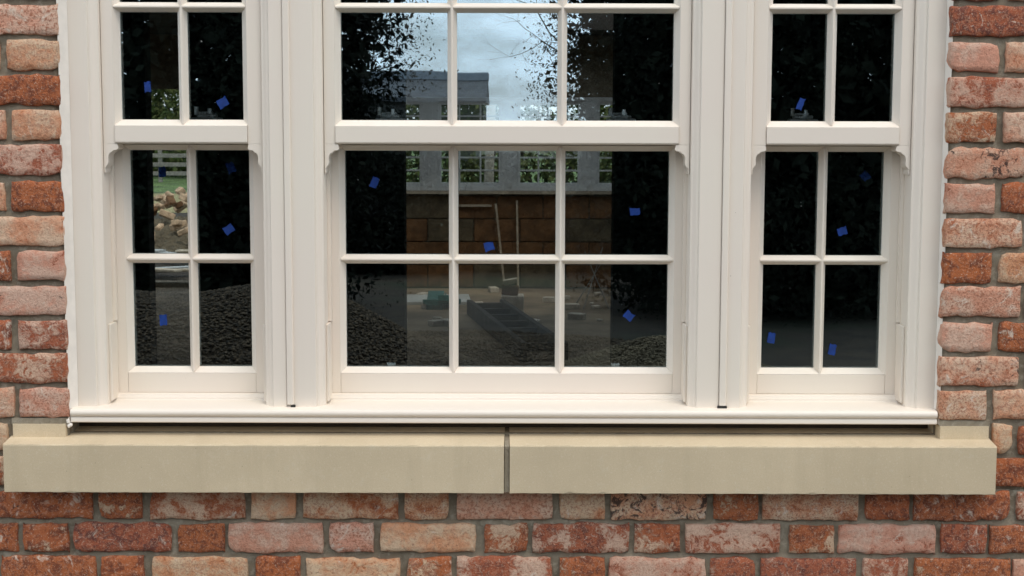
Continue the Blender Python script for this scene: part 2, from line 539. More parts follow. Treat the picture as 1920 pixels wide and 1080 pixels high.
# ------------------------------------------------------------------ ground, lawn
g = MB(); S = 420.0
g.add([(-S, -S, GZ), (S, -S, GZ), (S, S, GZ), (-S, S, GZ)], [(0, 1, 2, 3)])
tag(g.build('ground', M['earth']), kind='structure')
g = MB(); g.add([(-60, 36, GZ + .006), (60, 36, GZ + .006), (60, 140, GZ + .006), (-60, 140, GZ + .006)], [(0, 1, 2, 3)])
tag(g.build('lawn', M['lawn']), kind='structure')
g = MB(); g.add([(-60, 27, GZ + .003), (60, 27, GZ + .003), (60, 36, GZ + .003), (-60, 36, GZ + .003)], [(0, 1, 2, 3)])
tag(g.build('rough_grass', M['straw']), kind='structure')

# ------------------------------------------------------------------ brick wall
CH, BH, BED0 = 0.0755, 0.0628, 0.617
WX0, WX1 = -0.972, 0.9375     # brick reveals of the window opening
SX0, SX1 = -1.102, 1.0515     # stone sill ends
WT = 2.225                    # window head
wall = empty('brick_wall', (0, 0, GZ))
tag(wall, 'reclaimed red and pink brick wall round the window', 'wall')


def brick_mesh(wd, ht, seed, wear):
    r = random.Random(seed)
    nx = max(7, int(wd / 0.013)); nz = 7
    ph = [r.uniform(0, 6.28) for _ in range(12)]
    amp = 0.0011 + 0.0012 * wear
    def wob(a, i):
        return math.sin(a * 52 + ph[i]) * amp * .6 + math.sin(a * 121 + ph[i + 4]) * amp * .5 + r.uniform(-1, 1) * amp * .9
    corner = [min(.0065, max(0.0, r.gauss(0.001, 0.0028 * wear))) for _ in range(4)]
    tilt_x, tilt_z = r.uniform(-1, 1) * 0.012, r.uniform(-1, 1) * 0.02
    off = r.uniform(-0.0016, 0.0014)
    rows = []
    eu_, ev_ = 1 - .0022 * 2 / wd, 1 - .0022 * 2 / ht
    gu = [-1] + [(-1 + 2 * i / (nx - 2)) * eu_ for i in range(nx - 1)] + [1]
    gv = [-1] + [(-1 + 2 * i / (nz - 2)) * ev_ for i in range(nz - 1)] + [1]
    for j in range(nz + 1):
        v = j / nz * 2 - 1
        row = []
        for i in range(nx + 1):
            u = i / nx * 2 - 1
            row.append([gu[i] * wd / 2, gv[j] * ht / 2])
        rows.append(row)
    top = [wob(i / nx * wd, 0) for i in range(nx + 1)]
    bot = [wob(i / nx * wd, 1) for i in range(nx + 1)]
    lef = [.45 * wob(j / nz * ht, 2) for j in range(nz + 1)]
    rig = [.45 * wob(j / nz * ht, 3) for j in range(nz + 1)]
    verts = []
    for j in range(nz + 1):
        v = gv[j]
        for i in range(nx + 1):
            u = gu[i]
            x, z = rows[j][i]
            eu, ev = max(0, abs(u) * wd / 2 - (wd / 2 - .02)) / .02, max(0, abs(v) * ht / 2 - (ht / 2 - .02)) / .02
            z += (top[i] * max(0, v) ** 2 if v > 0 else bot[i] * v * v)
            x += (rig[j] * max(0, u) ** 6 if u > 0 else lef[j] * u ** 6)
            ci = (0 if u < 0 else 1) + (0 if v < 0 else 2)
            k = corner[ci] * (eu * ev)
            x -= math.copysign(k, u); z -= math.copysign(k, v)
            y = off + tilt_x * x + tilt_z * z + r.uniform(-1, 1) * 0.0007 + math.sin(x * 40 + ph[8]) * .0007
            if i in (0, nx) or j in (0, nz):
                y += 0.0014 + r.uniform(0, 0.0024) * (0.2 + wear)
            verts.append((x, y, z))
    f = []
    W = nx + 1
    for j in range(nz):
        for i in range(nx):
            a = j * W + i
            f.append((a, a + 1, a + W + 1, a + W))
    ring = [i for i in range(W)] + [j * W + nx for j in range(1, nz + 1)] + [nz * W + i for i in range(nx - 1, -1, -1)] + [j * W for j in range(nz - 1, 0, -1)]
    b0 = len(verts)
    for k in ring:
        x, y, z = verts[k]
        verts.append((x * 1.0 + math.copysign(.0006, x), 0.030, z + math.copysign(.0006, z)))
    n = len(ring)
    for k in range(n):
        f.append((ring[k], b0 + k, b0 + (k + 1) % n, ring[(k + 1) % n]))
    return verts, f


def brick_colour(r):
    """(lime cover, clay hue, soot)"""
    k = r.random()
    if k < 0.42: return (r.uniform(.72, .95), r.random(), 0.0 if r.random() < .7 else r.uniform(.2, .5))
    if k < 0.72: return (r.uniform(.45, .7), r.random(), 0.0 if r.random() < .6 else r.uniform(.3, .7))
    return (r.uniform(.05, .35), r.random() * .7, 0.0 if r.random() < .7 else r.uniform(.3, .8))


individual, joined = [], MB()
FIXED = {}
def fix(k, side, idx, c): FIXED[(k, side, idx)] = c
for k, c in zip(range(15, 3, -1), ((.86, .9, 0), (.80, .2, 0), (.22, .2, 0), (.78, .3, 0), (.62, 1, .55), (.25, .1, 0), (.80, .4, .1), (.80, 1, .15), (.82, 1, .72), (.55, .9, .1), (.55, .6, .35), (.93, 1, 0))):
    fix(k, 'L', 0, c)
for k, c in zip(range(15, 3, -1), ((.25, .8, .55), (.95, 1, .15), (.66, .9, .1), (.62, .2, 0), (.80, .7, .82), (.84, .9, .25), (.74, .5, .1), (.06, 0, 0), (.84, .8, .15), (.86, .9, .15), (.72, .6, .85), (.78, .4, .15))):
    fix(k, 'R', 0, c)
LOWA = [(.2, .1, .65), (.45, .1, .2), (.62, .4, .6), (.86, .1, .1), (.66, .1, .55), (.72, .1, .2), (.78, .7, .15), (.74, .1, .2), (.84, .2, .84), (.5, .05, .1), (.72, .3, .3), (.35, .3, .15), (.3, .2, .55)]
LOWB = [(.3, .1, .2), (.35, .2, .1), (.28, .9, .35), (.12, 0, .3), (.86, .9, .1), (.80, 1, .1), (.84, .1, .5), (.58, .3, .3), (.52, .8, .25), (.45, .4, .2), (.60, .8, .62), (.55, .2, .1), (.76, 1, .2), (.4, .8, .2), (.2, .1, .5)]
LOWC = [(.3, .0, .3), (.15, .1, 0), (.78, 0, .1), (.12, 0, .1), (.7, .0, .1), (.55, .1, .1), (.55, .8, .3), (.35, .1, .1), (.7, .9, .4), (.4, .7, .1), (.45, .9, .1), (.6, .8, .1), (.4, 0, .1)]


def put_brick(x0, x1, k, c, single=True):
    z0 = BED0 + CH * k
    x0 -= .0012; x1 += .0012
    wd = x1 - x0
    hh = BH + .0012 + rnd.uniform(-.0022, .0022)
    cx, cz = (x0 + x1) / 2, z0 + hh / 2 + rnd.uniform(-.0012, .0012)
    seed = rnd.randrange(10 ** 6)
    verts, f = brick_mesh(wd, hh, seed, rnd.uniform(.3, 1.3))
    if single:
        individual.append((verts, f, cx, cz, c))
    else:
        joined.add([(a + cx, b, d + cz - GZ) for a, b, d in verts], f)


def flemish(k, lo, hi, anchor, st, hd, module, colours=None, c0=None):
    """bricks of a full course: stretcher starts at anchor + i*module"""
    i0 = int(math.floor((lo - anchor) / module)) - 1
    n = 0
    for i in range(i0, i0 + 60):
        s = anchor + i * module
        for a, ln in ((s, st), (s + st + (module - st - hd) / 2, hd)):
            a += rnd.uniform(-.004, .004); b = a + ln + rnd.uniform(-.004, .004)
            if b < lo + .02 or a > hi - .02: continue
            aa, bb = max(a, lo), min(b, hi)
            if bb - aa < .03: continue
            mid = (aa + bb) / 2
            c = brick_colour(rnd)
            if colours is not None:
                j = int(round(((s - c0) / module) * 2)) + (0 if ln == st else 1)
                if 0 <= j < len(colours): c = colours[j]
            put_brick(aa, bb, k, c, single=(-1.30 < mid < 1.28 and k >= -2))


XL, XR = -2.3, 2.3
for k in range(-9, 2):                      # below the sill
    if k % 2 == 1 or k % 2 == -1:
        cols = LOWA if k == 1 else LOWC if k == -1 else None
        flemish(k, XL, XR, -0.7956, .209, .096, .3378, cols, -1.1334)
    else:
        flemish(k, XL, XR, -0.6274, .211, .097, .3383, LOWB if k == 0 else None, -1.3040)
for k in range(2, 27):                      # beside and above the window
    z0 = BED0 + CH * k
    if z0 + .03 > WT + .02:
        flemish(k, XL, XR, -0.7956 if k % 2 else -0.6274, .21, .096, .338)
        continue
    for side in (-1, 1):
        if k in (2, 3):
            e = (SX0 - .006) if side < 0 else (SX1 + .007)
            seq = [.036 if k == 3 else .15]
        else:
            e = WX0 if side < 0 else WX1
            seq = [.168 if k % 2 else .1055]
        seq += [.096, .211] * 6 if (k % 2) else [.211, .096] * 6
        x = e
        for idx, ln in enumerate(seq):
            ln += rnd.uniform(-.004, .004)
            a, b = (x - ln, x) if side < 0 else (x, x + ln)
            if idx == 0 and k > 3:
                pass
            if min(abs(a), abs(b)) > 2.3: break
            c = FIXED.get((k, 'L' if side < 0 else 'R', idx), None) or brick_colour(rnd)
            put_brick(a, b, k, c, single=(idx < 2 and k < 18))
            x += side * (ln + .0165 + rnd.uniform(-.003, .003))

for verts, f, cx, cz, c in individual:
    me = bpy.data.meshes.new('brick')
    me.from_pydata(verts, [], f)
    me.polygons.foreach_set('use_smooth', [True] * len(f))
    o = link('brick', me, M['brick'], wall)
    o.location = (cx, 0, cz - GZ)
    o.color = (c[0], c[1], c[2], 1)
jo = joined.build('distant_brickwork', M['brick'], wall, smooth=True, fix=False)
jo['kind'] = 'stuff'
jo.color = (.6, .5, .15, 1)


def mortar_sheet(x0, x1, z0, z1):
    nx, nz = max(2, int((x1 - x0) / .011)), max(2, int((z1 - z0) / .011))
    xs, zs = np.linspace(x0, x1, nx + 1), np.linspace(z0, z1, nz + 1)
    rg = np.random.RandomState(int(abs(x0 * 100) + 7))
    v, f = [], []
    yy = 0.0100 + rg.uniform(-1, 1, (nz + 1, nx + 1)) * .0026
    for j, z in enumerate(zs):
        for i, x in enumerate(xs):
            v.append((x, yy[j, i], z - GZ))
    for j in range(nz):
        for i in range(nx):
            a = j * (nx + 1) + i
            f.append((a, a + 1, a + nx + 2, a + nx + 1))
    b = len(v)
    v += [(x0, .028, z0 - GZ), (x1, .028, z0 - GZ), (x1, .028, z1 - GZ), (x0, .028, z1 - GZ)]
    c = (0, nx, nz * (nx + 1) + nx, nz * (nx + 1))
    bottom = list(range(nx + 1)); topr = [nz * (nx + 1) + i for i in range(nx + 1)]
    left = [j * (nx + 1) for j in range(nz + 1)]; right = [j * (nx + 1) + nx for j in range(nz + 1)]
    f += [tuple(bottom[::-1] + [b, b + 1][0:2]), tuple(topr + [b + 2, b + 3]), tuple(left + [b + 3, b]), tuple(right[::-1] + [b + 1, b + 2])]
    return v, f


mo = MB()
ZB, ZS, ZT = GZ - .02, BED0 + CH * 2 - .0065, BED0 + CH * 27
for a in ((XL, XR, ZB, ZS), (XL, WX0 - .004, ZS, ZT), (WX1 + .004, XR, ZS, ZT), (WX0 - .004, WX1 + .004, WT, ZT)):
    mo.add(*mortar_sheet(*a))
mort = mo.build('mortar', M['mortar'], wall, smooth=True)
mort['kind'] = 'stuff'

# brick and block leaf behind the facing, round the opening
def slab(name, x0, x1, y0, y1, z0, z1, mat, parent=None):
    o = MB().box(x0, x1, y0, y1, z0, z1).build(name, mat, parent)
    if parent is None: o['kind'] = 'structure'
    return o
bk = MB()
for a in ((XL, XR, ZB, .88), (XL, WX0, .88, WT), (WX1, XR, .88, WT), (XL, XR, WT, ZT)):
    bk.box(a[0], a[1], .030, .10, a[2], a[3])
o = bk.build('backing', M['mortar'], wall)
o.location = (0, 0, -GZ)

# ------------------------------------------------------------------ stone sill
sill = empty('stone_sill', (0, 0, .76))
tag(sill, 'buff stone sill in two lengths under the window', 'sill')


def stone_piece(x0, x1, stool, seed):
    r = random.Random(seed)
    st0, st1 = stool
    base = [(-.0488, .7635), (-.050, .7647), (-.050, .8668), (-.0488, .8692), (-.047, .8698), (.086, .8850), (.087, .905), (.095, .905), (.095, .7635)]
    xs = []
    n = int((x1 - x0) / .012)
    for i in range(n + 1): xs.append(x0 + (x1 - x0) * i / n)
    m = MB(); vs = []; P = len(base)
    for i, x in enumerate(xs):
        for j, (y, z) in enumerate(base):
            jy = r.uniform(-.0005, .0005) if j in (0, 3) else 0
            jz = r.uniform(-.0006, .0006) if j in (0, 1, 3) else 0
            if j in (1, 3) and r.random() < .045: jz += (.0035 if j == 1 else -.0028)
            ex = 0
            if (i == 0 and j < 5): ex = .0015
            if (i == n and j < 5): ex = -.0015
            vs.append((x + ex, y + jy, z + jz - .76))
    fs = [tuple(range(P))[::-1], tuple((len(xs) - 1) * P + q for q in range(P))]
    for i in range(len(xs) - 1):
        for j in range(P):
            a, b = i * P + j, i * P + (j + 1) % P
            fs.append((a, b, b + P, a + P))
    m.add(vs, fs)
    # stooling block carrying the jamb brickwork: splayed inner cheek
    inner, outer = (st1, st0) if st1 < 0 else (st0, st1)
    sg = 1 if st1 < 0 else -1
    zt = .9042
    v = [(outer + .0015 * sg, -.0005, .865), (inner, -.0005, .865), (inner, -.0005, zt), (outer + .0015 * sg, -.0005, zt),
         (outer + .0015 * sg, .0865, .865), (inner + .006 * sg, .0865, .865), (inner + .006 * sg, .0865, zt), (outer + .0015 * sg, .0865, zt)]
    m.add([(a, b, c - .76) for a, b, c in v], [(0, 3, 2, 1), (4, 5, 6, 7), (0, 1, 5, 4), (1, 2, 6, 5), (2, 3, 7, 6), (3, 0, 4, 7)])
    return m


o = stone_piece(SX0, -.0150, (SX0 + .006, -.979), 3).build('stone', M['stone'], sill)
o = stone_piece(-.0055, SX1, (.9405, SX1 - .003), 4).build('stone', M['stone'], sill)
j = MB(); j.prism([(-.045, .765), (-.045, .866), (-.042, .8685), (.085, .8830), (.085, .7645)], 'x', -.0152, -.0053)
o = j.build('joint', M['mortar'], sill); o.location = (0, 0, -.76)
MB().box(-.978 , .939, .0775, .0865, .8795 , .9066).build('gap_shade_strip', M['gap_shade'], sill).location = (0, 0, -.76)  # dark strip standing in for the shadow below the sill nose
# mortar bed over the stoolings, a little smeared
for x0, x1, s in ((SX0 + .004, -.974, 5), (.939, SX1 - .002, 6)):
    r = random.Random(s); m = MB(); n = 14; vs = []
    for i in range(n + 1):
        x = x0 + (x1 - x0) * i / n
        for (y, z) in ((.0005 + r.uniform(0, .003), .9040 + r.uniform(-.0015, 0)), (.0015 + r.uniform(0, .003), .917), (.02, .917), (.02, .9045)):
            vs.append((x, y, z - .76))
    fs = []
    for i in range(n):
        for q in range(4):
            a, b = i * 4 + q, i * 4 + (q + 1) % 4
            fs.append((a, b, b + 4, a + 4))
    m.add(vs, fs); m.build('mortar_bed', M['mortar'], sill)

# ------------------------------------------------------------------ triple sash window
win = empty('sash_window', (XC, 0.03, .906))
tag(win, 'cream painted triple sash window with small panes', 'window')
WZ = .906
def wpart(m, name, mat=None, parent=None, ang=None):
    """geometry given in (u = X - XC, Y, Z) world-like numbers -> local to the window empty"""
    m.v = [(x, y - .03, z - WZ) for x, y, z in m.v]
    o = m.build(name, mat or M['paint'], parent or win)
    if ang: smooth_angle(o, ang)
    return o


FZ0, FZ1 = .932, 2.19
def jamb_profile(u_out, u_flat, u_in):
    """horizontal section (u,Y): flat face then quirk and ogee down to the reveal"""
    s = 1 if u_out > u_in else -1
    d = abs(u_flat - u_in)
    p = [(u_out, .030), (u_flat + .0012 * s, .030), (u_flat, .0312), (u_flat - .001 * s, .0336)]
    for k in range(7):
        a = k / 6
        # ogee: convex then concave
        y = .0340 + .0105 * (a - .13 * math.sin(2 * math.pi * a))
        p.append((u_flat - s * (.001 + (d - .002) * a), y))
    p += [(u_in, .0475), (u_in, .165)]
    return p


for s in (-1, 1):
    p = jamb_profile(.948 * s, .905 * s, .884 * s) + [(.948 * s, .165)]
    wpart(MB().prism(p, 'z', FZ0, FZ1), 'jamb', ang=25)
    a = jamb_profile(.4695 * s, .419 * s, .401 * s)
    b = jamb_profile(.4845 * s, .516 * s, .534 * s)
    if s > 0: a = [(.4695, .0330), (.4686, .0330), (.4686, .030)] + a[1:]
    else: b = [(-.4845, .0330), (-.4854, .0330), (-.4854, .030)] + b[1:]
    p = a[::-1] + b
    wpart(MB().prism(p, 'z', FZ0, FZ1), 'mullion', ang=25)
    # cover bead down the middle of the mullion, a little proud, its right edge rounded
    x0, x1 = (.4697, .4855) if s > 0 else (-.4843, -.4685)
    q = [(x0, .0302), (x0, .0262), (x0 + .001, .0252), (x1 - .0055, .0240), (x1 - .003, .0244), (x1 - .0012, .0262), (x1, .0302)]
    wpart(MB().prism(q, 'z', FZ0 + .012, FZ1), 'cover_bead', ang=20)
    wpart(MB().cbox(.471 * s - .005, .483 * s + .004 if s > 0 else .471 * s + .005, .0240, .0300, FZ0 + .0045, FZ0 + .0115, .001), 'bead_foot', M['dark_gap'])
wpart(MB().prism([(.03, FZ1), (.03, FZ1 - .03), (.05, FZ1 - .05), (.165, FZ1 - .05), (.165, 2.225), (.03, 2.225)], 'x', -.948, .948), 'head')

# moulded timber sill: upstand, weathered slope, rounded nose with a quirk
prof = [(.150, .9545), (.1030, .9545), (.1005, .9535), (.0995, .9505), (.0985, .9480), (.0950, .9470), (.0945, .9430), (.0925, .9415), (.028, .9385)]
prof += [(.0085, .9372), (.0040, .9360), (.0012, .9330), (.0000, .9285), (.0010, .9245), (.0035, .9215), (.0070, .9205), (.0075, .9190), (.0055, .9175), (.0045, .9155), (.0045, .9085), (.0060, .9070), (.02, .9068), (.150, .9068)]
wpart(MB().prism(prof, 'x', -.968 - XC, .934 - XC), 'timber_sill', ang=30)


def sealant_bead(xa, ya, xb, yb, z0, z1, seed, name='sealant'):
    r = random.Random(seed); m = MB(); n = 90; vs = []; w = 0
    for i in range(n + 1):
        z = z0 + (z1 - z0) * i / n
        w = .85 * w + r.uniform(-.0006, .0006)
        if r.random() < .02: w += r.uniform(-.0015, .0015)
        e = max(-.003, min(.0045, w)) * (1 if xa > 0 else -1)
        for k in range(5):
            a = k / 4
            x = xa + e * (1 - a) + (xb - xa) * a
            y = ya + (yb - ya) * (a ** .7) - .002 * math.sin(a * math.pi) + r.uniform(-.0003, .0003)
            vs.append((x - XC, y, z))
        vs.append((xa + e - XC, .029, z))
    fs = []
    for i in range(n):
        for k in range(6):
            a, b = i * 6 + k, i * 6 + (k + 1) % 6
            fs.append((a, b, b + 6, a + 6))
    m.add(vs, fs)
    return wpart(m, name, M['sealant'], ang=50)


sealant_bead(WX0 - .001, .0030, -.9580, .0292, .9065, WT, 2)
sealant_bead(WX1 + .0022, .0060, .9335, .0292, .9065, WT, 9)
m = MB(); r = random.Random(3)
for q in range(3):
    c = Vector((-.9735 - XC + r.uniform(-.004, .007), .004 + r.uniform(0, .006), .904 + r.uniform(-.004, .006)))
    m.cbox(c.x - .006, c.x + .006, c.y - .004, c.y + .006, c.z - .004, c.z + .004, .0025, Matrix.Rotation(r.uniform(0, 3), 3, 'Y'))
wpart(m, 'sealant_blob', M['sealant'])

CW, CD = .0120, .0190        # glazing chamfer width and depth
def build_sash(u0, u1, z0, z1, yf, front, bars_u, bars_z, upper):
    """u0,u1,z0,z1 outer size; front = (a0,a1,b0,b1) the opening at the front face"""
    a0, a1, b0, b1 = front
    yb = yf + .045
    yg = yf + CD
    m = MB()
    def cham(axis, e, d, lo, hi):
        # sloped face from the front edge to the glass and the rebate behind it
        if axis == 'u':
            m2 = [(e, yf, lo), (e, yf, hi), (e + d, yg, hi - CW), (e + d, yg, lo + CW), (e + d, yb - .004, hi - CW), (e + d, yb - .004, lo + CW)]
        else:
            m2 = [(lo, yf, e), (hi, yf, e), (hi - CW, yg, e + d), (lo + CW, yg, e + d), (hi - CW, yb - .004, e + d), (lo + CW, yb - .004, e + d)]
        return m2, [(0, 1, 2, 3), (3, 2, 4, 5)]
    # the sash part itself: the two stiles
    m.box(u0, a0, yf, yb, z0, z1)
    sash = wpart(m, 'sash')
    m = MB(); m.box(a1, u1, yf, yb, z0, z1)
    def sub(mm, name, mat=None, ang=None):
        o = wpart(mm, name, mat, sash, ang)
        return o
    sub(m, 'stile')
    for e, d in ((a0, CW), (a1, -CW)):
        c = MB(); c.add(*cham('u', e, d, b0, b1)); sub(c, 'glazing_chamfer')
    pr = .0035 if upper else 0.0
    # bottom rail
    if upper:
        rp = [(yf - pr, b0 - .001), (yf - pr, z0 + .004), (yf - pr + .003, z0 + .0008), (yf + .006, z0), (yb, z0), (yb, b0), (yf, b0 + .0003)]
        sub(MB().prism(rp, 'x', a0 + .0005, a1 - .0005), 'bottom_rail')
    else:
        sub(MB().cbox(a0 + .0002, a1 - .0002, yf + .0003, yb, z0, b0, .0008), 'bottom_rail')
    sub(MB().cbox(a0 + .0002, a1 - .0002, yf + .0003, yb, b1, z1, .0008), 'top_rail')
    for e, d in ((b0, CW), (b1, -CW)):
        c = MB(); c.add(*cham('z', e, d, a0, a1)); sub(c, 'glazing_chamfer')
    hw, rg = .0105, .0016
    def bar_prof(c):
        return [(c - hw, yg + .0005), (c - rg - .0012, yf + .0030), (c - rg, yf + .0014), (c + rg, yf + .0014), (c + rg + .0012, yf + .0030), (c + hw, yg + .0005), (c + hw, yb - .006), (c - hw, yb - .006)]
    for bu in bars_u:
        sub(MB().prism(bar_prof(bu), 'z', b0 + .002, b1 - .002), 'glazing_bar')
    for bz in bars_z:
        p = [(y, z) for z, y in bar_prof(bz)]
        p = [(y + .0003, z) for y, z in p]
        sub(MB().prism(p, 'x', a0 + .002, a1 - .002), 'glazing_bar')
    eu = [a0 + CW] + [q for b in bars_u for q in (b - hw, b + hw)] + [a1 - CW]
    ez = [b0 + CW] + [q for b in bars_z for q in (b - hw, b + hw)] + [b1 - CW]
    r = random.Random(int((u0 + 3) * 1000 + z0 * 100))
    for i in range(0, len(eu), 2):
        for jz in range(0, len(ez), 2):
            g = MB()
            cu, cz = (eu[i] + eu[i + 1]) / 2, (ez[jz] + ez[jz + 1]) / 2
            rot = Matrix.Rotation(R(r.gauss(0, .075)), 3, 'Z') @ Matrix.Rotation(R(r.gauss(0, .06)), 3, 'X')
            g.box(eu[i] - .003, eu[i + 1] + .003, yg + .0015, yg + .0055, ez[jz] - .003, ez[jz + 1] + .003, rot)
            sub(g, 'pane', M['glass'])
    if upper:
        # ogee horns under the stiles
        prof = [(0, 0), (.030, -.0003), (.0320, -.0105), (.0285, -.0135), (.0200, -.0150), (.0180, -.0180), (.0130, -.0205), (.0103, -.0250), (.0092, -.0310), (.0098, -.0385), (.0090, -.0440), (.0052, -.0490), (.0022, -.0535), (.0030, -.0580), (.0022, -.0640), (0, -.0640)]
        for e, sg in ((u0, 1), (u1, -1)):
            pp = [(e + sg * x, z0 + z) for x, z in prof]
            o = sub(MB().prism(pp, 'y', yf, yb), 'horn', None, 35)
    return sash


YU, YL = .055, .115
LIGHTS = [(-.8825, -.5355, (-.857, -.5666), [-.7085]), (-.3995, .3995, (-.3755, .3755), [-.1202, .1202]), (.5355, .8825, (.5666, .857), [.7085])]
sashes = []
for u0, u1, (a0, a1), bu in LIGHTS:
    up = build_sash(u0, u1, 1.5165, 2.14, YU, (a0, a1, 1.5570, 2.068), bu, [1.8125], True)
    lo = build_sash(u0, u1, .9548, 1.552, YL, (a0, a1, 1.0000, 1.5135), bu, [1.2580], False)
    sashes.append((up, lo))
    for s, u in ((1, u0 - .0014), (-1, u1 + .0014)):        # stop blocks low on the reveals
        x0, x1 = (u, u + .006) if s > 0 else (u - .006, u)
        wpart(MB().cbox(x0, x1, .058, .1135, .945, 1.118, .0012), 'stop_block')
    # parting strip and staff bead inside
    for u, w_ in ((u0 - .0014, .008), (u1 + .0014 - .008, .008)):
        wpart(MB().box(u, u + w_, YU + .0465, YL - .0012, 1.12, 2.12), 'parting_bead')


def fastener(up, u, z, y):
    m = MB()
    m.cbox(u - .033, u + .033, y, y + .022, z, z + .022, .002)
    m.cbox(u - .022, u + .022, y + .002, y + .02, z + .022, z + .030, .002)
    m.tube((u + .006, y + .01, z + .028), (u + .006, y + .01, z + .042), .006, .004, 8)
    m.cbox(u - .026, u + .014, y + .006, y + .014, z + .030, z + .035, .0015)
    m.tube((u - .024, y + .01, z + .028), (u - .024, y + .01, z + .046), .0045, .0055, 8)
    wpart(m, 'sash_fastener', M['metal'], up)


fastener(sashes[1][1], -.262, 1.5525, .130)
fastener(sashes[1][1], .255, 1.5525, .130)
fastener(sashes[0][1], -.672, 1.5525, .130)
fastener(sashes[2][1], .662, 1.5525, .130)
for u in (-.263, .248):
    wpart(MB().cbox(u - .0095, u + .0095, YL + CD + .008, YL + CD + .014, 1.0122, 1.0195, .001), 'glazing_clip', M['plastic'], sashes[1][1])

# ------------------------------------------------------------------ the room behind: floor, ceiling, walls
slab('floor', -6.2, 6.2, .10, 11.5, GZ + .01, 0.0, M['floor'])
cm = MB()
for a in ((-6.2, 6.2, .10, 8.4), (-6.2, 6.2, 10.5, 11.5), (-6.2, -1.4, 8.4, 10.5), (1.4, 6.2, 8.4, 10.5)):
    cm.box(a[0], a[1], a[2], a[3], 2.45, 2.75)
cm.build('ceiling', M['ceiling'])['kind'] = 'structure'      # unseen opening added over the far room to let daylight in
iw = MB()
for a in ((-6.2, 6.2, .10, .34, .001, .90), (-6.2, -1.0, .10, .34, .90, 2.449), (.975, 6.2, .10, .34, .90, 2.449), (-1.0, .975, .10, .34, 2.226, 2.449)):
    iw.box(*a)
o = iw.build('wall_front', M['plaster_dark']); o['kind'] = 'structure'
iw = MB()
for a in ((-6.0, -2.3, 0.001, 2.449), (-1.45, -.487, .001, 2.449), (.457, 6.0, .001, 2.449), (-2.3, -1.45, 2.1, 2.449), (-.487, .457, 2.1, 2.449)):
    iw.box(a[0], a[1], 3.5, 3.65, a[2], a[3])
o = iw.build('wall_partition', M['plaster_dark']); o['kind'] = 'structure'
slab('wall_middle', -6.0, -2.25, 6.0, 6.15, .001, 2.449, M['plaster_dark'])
for nm, s in (('wall_left', -1), ('wall_right', 1)):
    iw = MB()
    x0, x1 = (6.0, 6.2) if s > 0 else (-6.2, -6.0)
    for y0, y1, z0, z1 in ((.34, 7.2, .001, 2.449), (7.2, 10.6, .001, .8), (7.2, 10.6, 2.2, 2.449), (10.6, 11.5, .001, 2.449)):  # out-of-view side openings added to brighten the far room
        iw.box(x0, x1, y0, y1, z0, z1)
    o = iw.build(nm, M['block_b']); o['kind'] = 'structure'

FY = 11.3
fw = MB()
FWX0, FWX1, FWZ0, FWZ1 = -1.64, 1.60, .955, 1.86
for a in ((-5.99, -4.1, .001, 2.449), (-4.1, -2.9, 1.93, 2.449), (-2.9, FWX0, .001, 2.449), (FWX0, FWX1, .001, FWZ0 - .002), (FWX0, FWX1, FWZ1, 2.449), (FWX1, 5.99, .001, 2.449), (-4.1, -2.9, .001, .05)):
    fw.box(a[0], a[1], FY + .03, FY + .2, a[2], a[3])
far_wall = fw.build('wall_far', M['mortar']); far_wall['kind'] = 'structure'
r = random.Random(8)
meshes = {}
for row in range(4):
    z0 = .012 + row * .225
    x = -1.72 - (row % 2) * .225
    while x < 1.6:
        x0, x1 = x, x + .44
        me = MB().cbox(-.22, .22, 0, .03, 0, .215, .004).mesh('block')
        o = link('block', me, M['block'] if r.random() < .6 else M['block_b'], far_wall)
        o.location = (x + .22, FY - .004 + r.uniform(0, .006), z0)
        x += .45
slab('window_board', FWX0 - .05, FWX1 + .05, FY - .06, FY + .0295, .925, .952, M['pale_timber'], far_wall)

# far window, seen through the house
fwin = empty('sash_window', (0, FY + .05, .955))
tag(fwin, 'pale grey framed four-light window at the far side of the dark room', 'window', )
def fpart(m, name, mat, parent=None):
    m.v = [(x, y - FY - .05, z - .955) for x, y, z in m.v]
    return m.build(name, mat, parent or fwin)
fl = [(-1.49, -.875), (-.72, -.105), (.05, .665), (.82, 1.435)]
fpart(MB().box(FWX0, FWX1, FY + .035, FY + .14, .955, .995), 'far_sill', M['grey_frame'])
fpart(MB().box(FWX0, FWX1, FY + .035, FY + .14, 1.82, 1.859), 'head', M['grey_frame'])
edges = [FWX0] + [q for a in fl for q in a] + [FWX1]
for i in range(0, len(edges), 2):
    mm = MB(); a, b = edges[i], edges[i + 1]
    mm.box(a, b, FY + .04, FY + .14, .9955, 1.8195)
    if b - a > .1:
        mm.box(a + .055, a + .10, FY + .02, FY + .0395, .9955, 1.8195)
    fpart(mm, 'mullion', M['grey_frame'])
for a, b in fl:
    mm = MB()
    for x0, x1, z0, z1 in ((a + .001, a + .028, .996, 1.819), (b - .028, b - .001, .996, 1.819), (a + .028, b - .028, .996, 1.03), (a + .028, b - .028, 1.785, 1.819), (a + .028, b - .028, 1.40, 1.44)):
        mm.box(x0, x1, FY + .06, FY + .10, z0, z1)
    sash = fpart(mm, 'sash', M['grey_frame'])
    zs = [1.15, 1.275, 1.565, 1.675]
    for z in zs: fpart(MB().box(a + .0285, b - .0285, FY + .065, FY + .09, z - .008, z + .008), 'glazing_bar', M['grey_frame'], sash)
    us = [a + (b - a) / 3, a + 2 * (b - a) / 3]
    for u in us: fpart(MB().box(u - .008, u + .008, FY + .064, FY + .091, 1.0305, 1.7845), 'glazing_bar', M['grey_frame'], sash)
    fpart(MB().box(a + .03, b - .03, FY + .076, FY + .080, 1.031, 1.784), 'pane', M['far_glass'], sash)

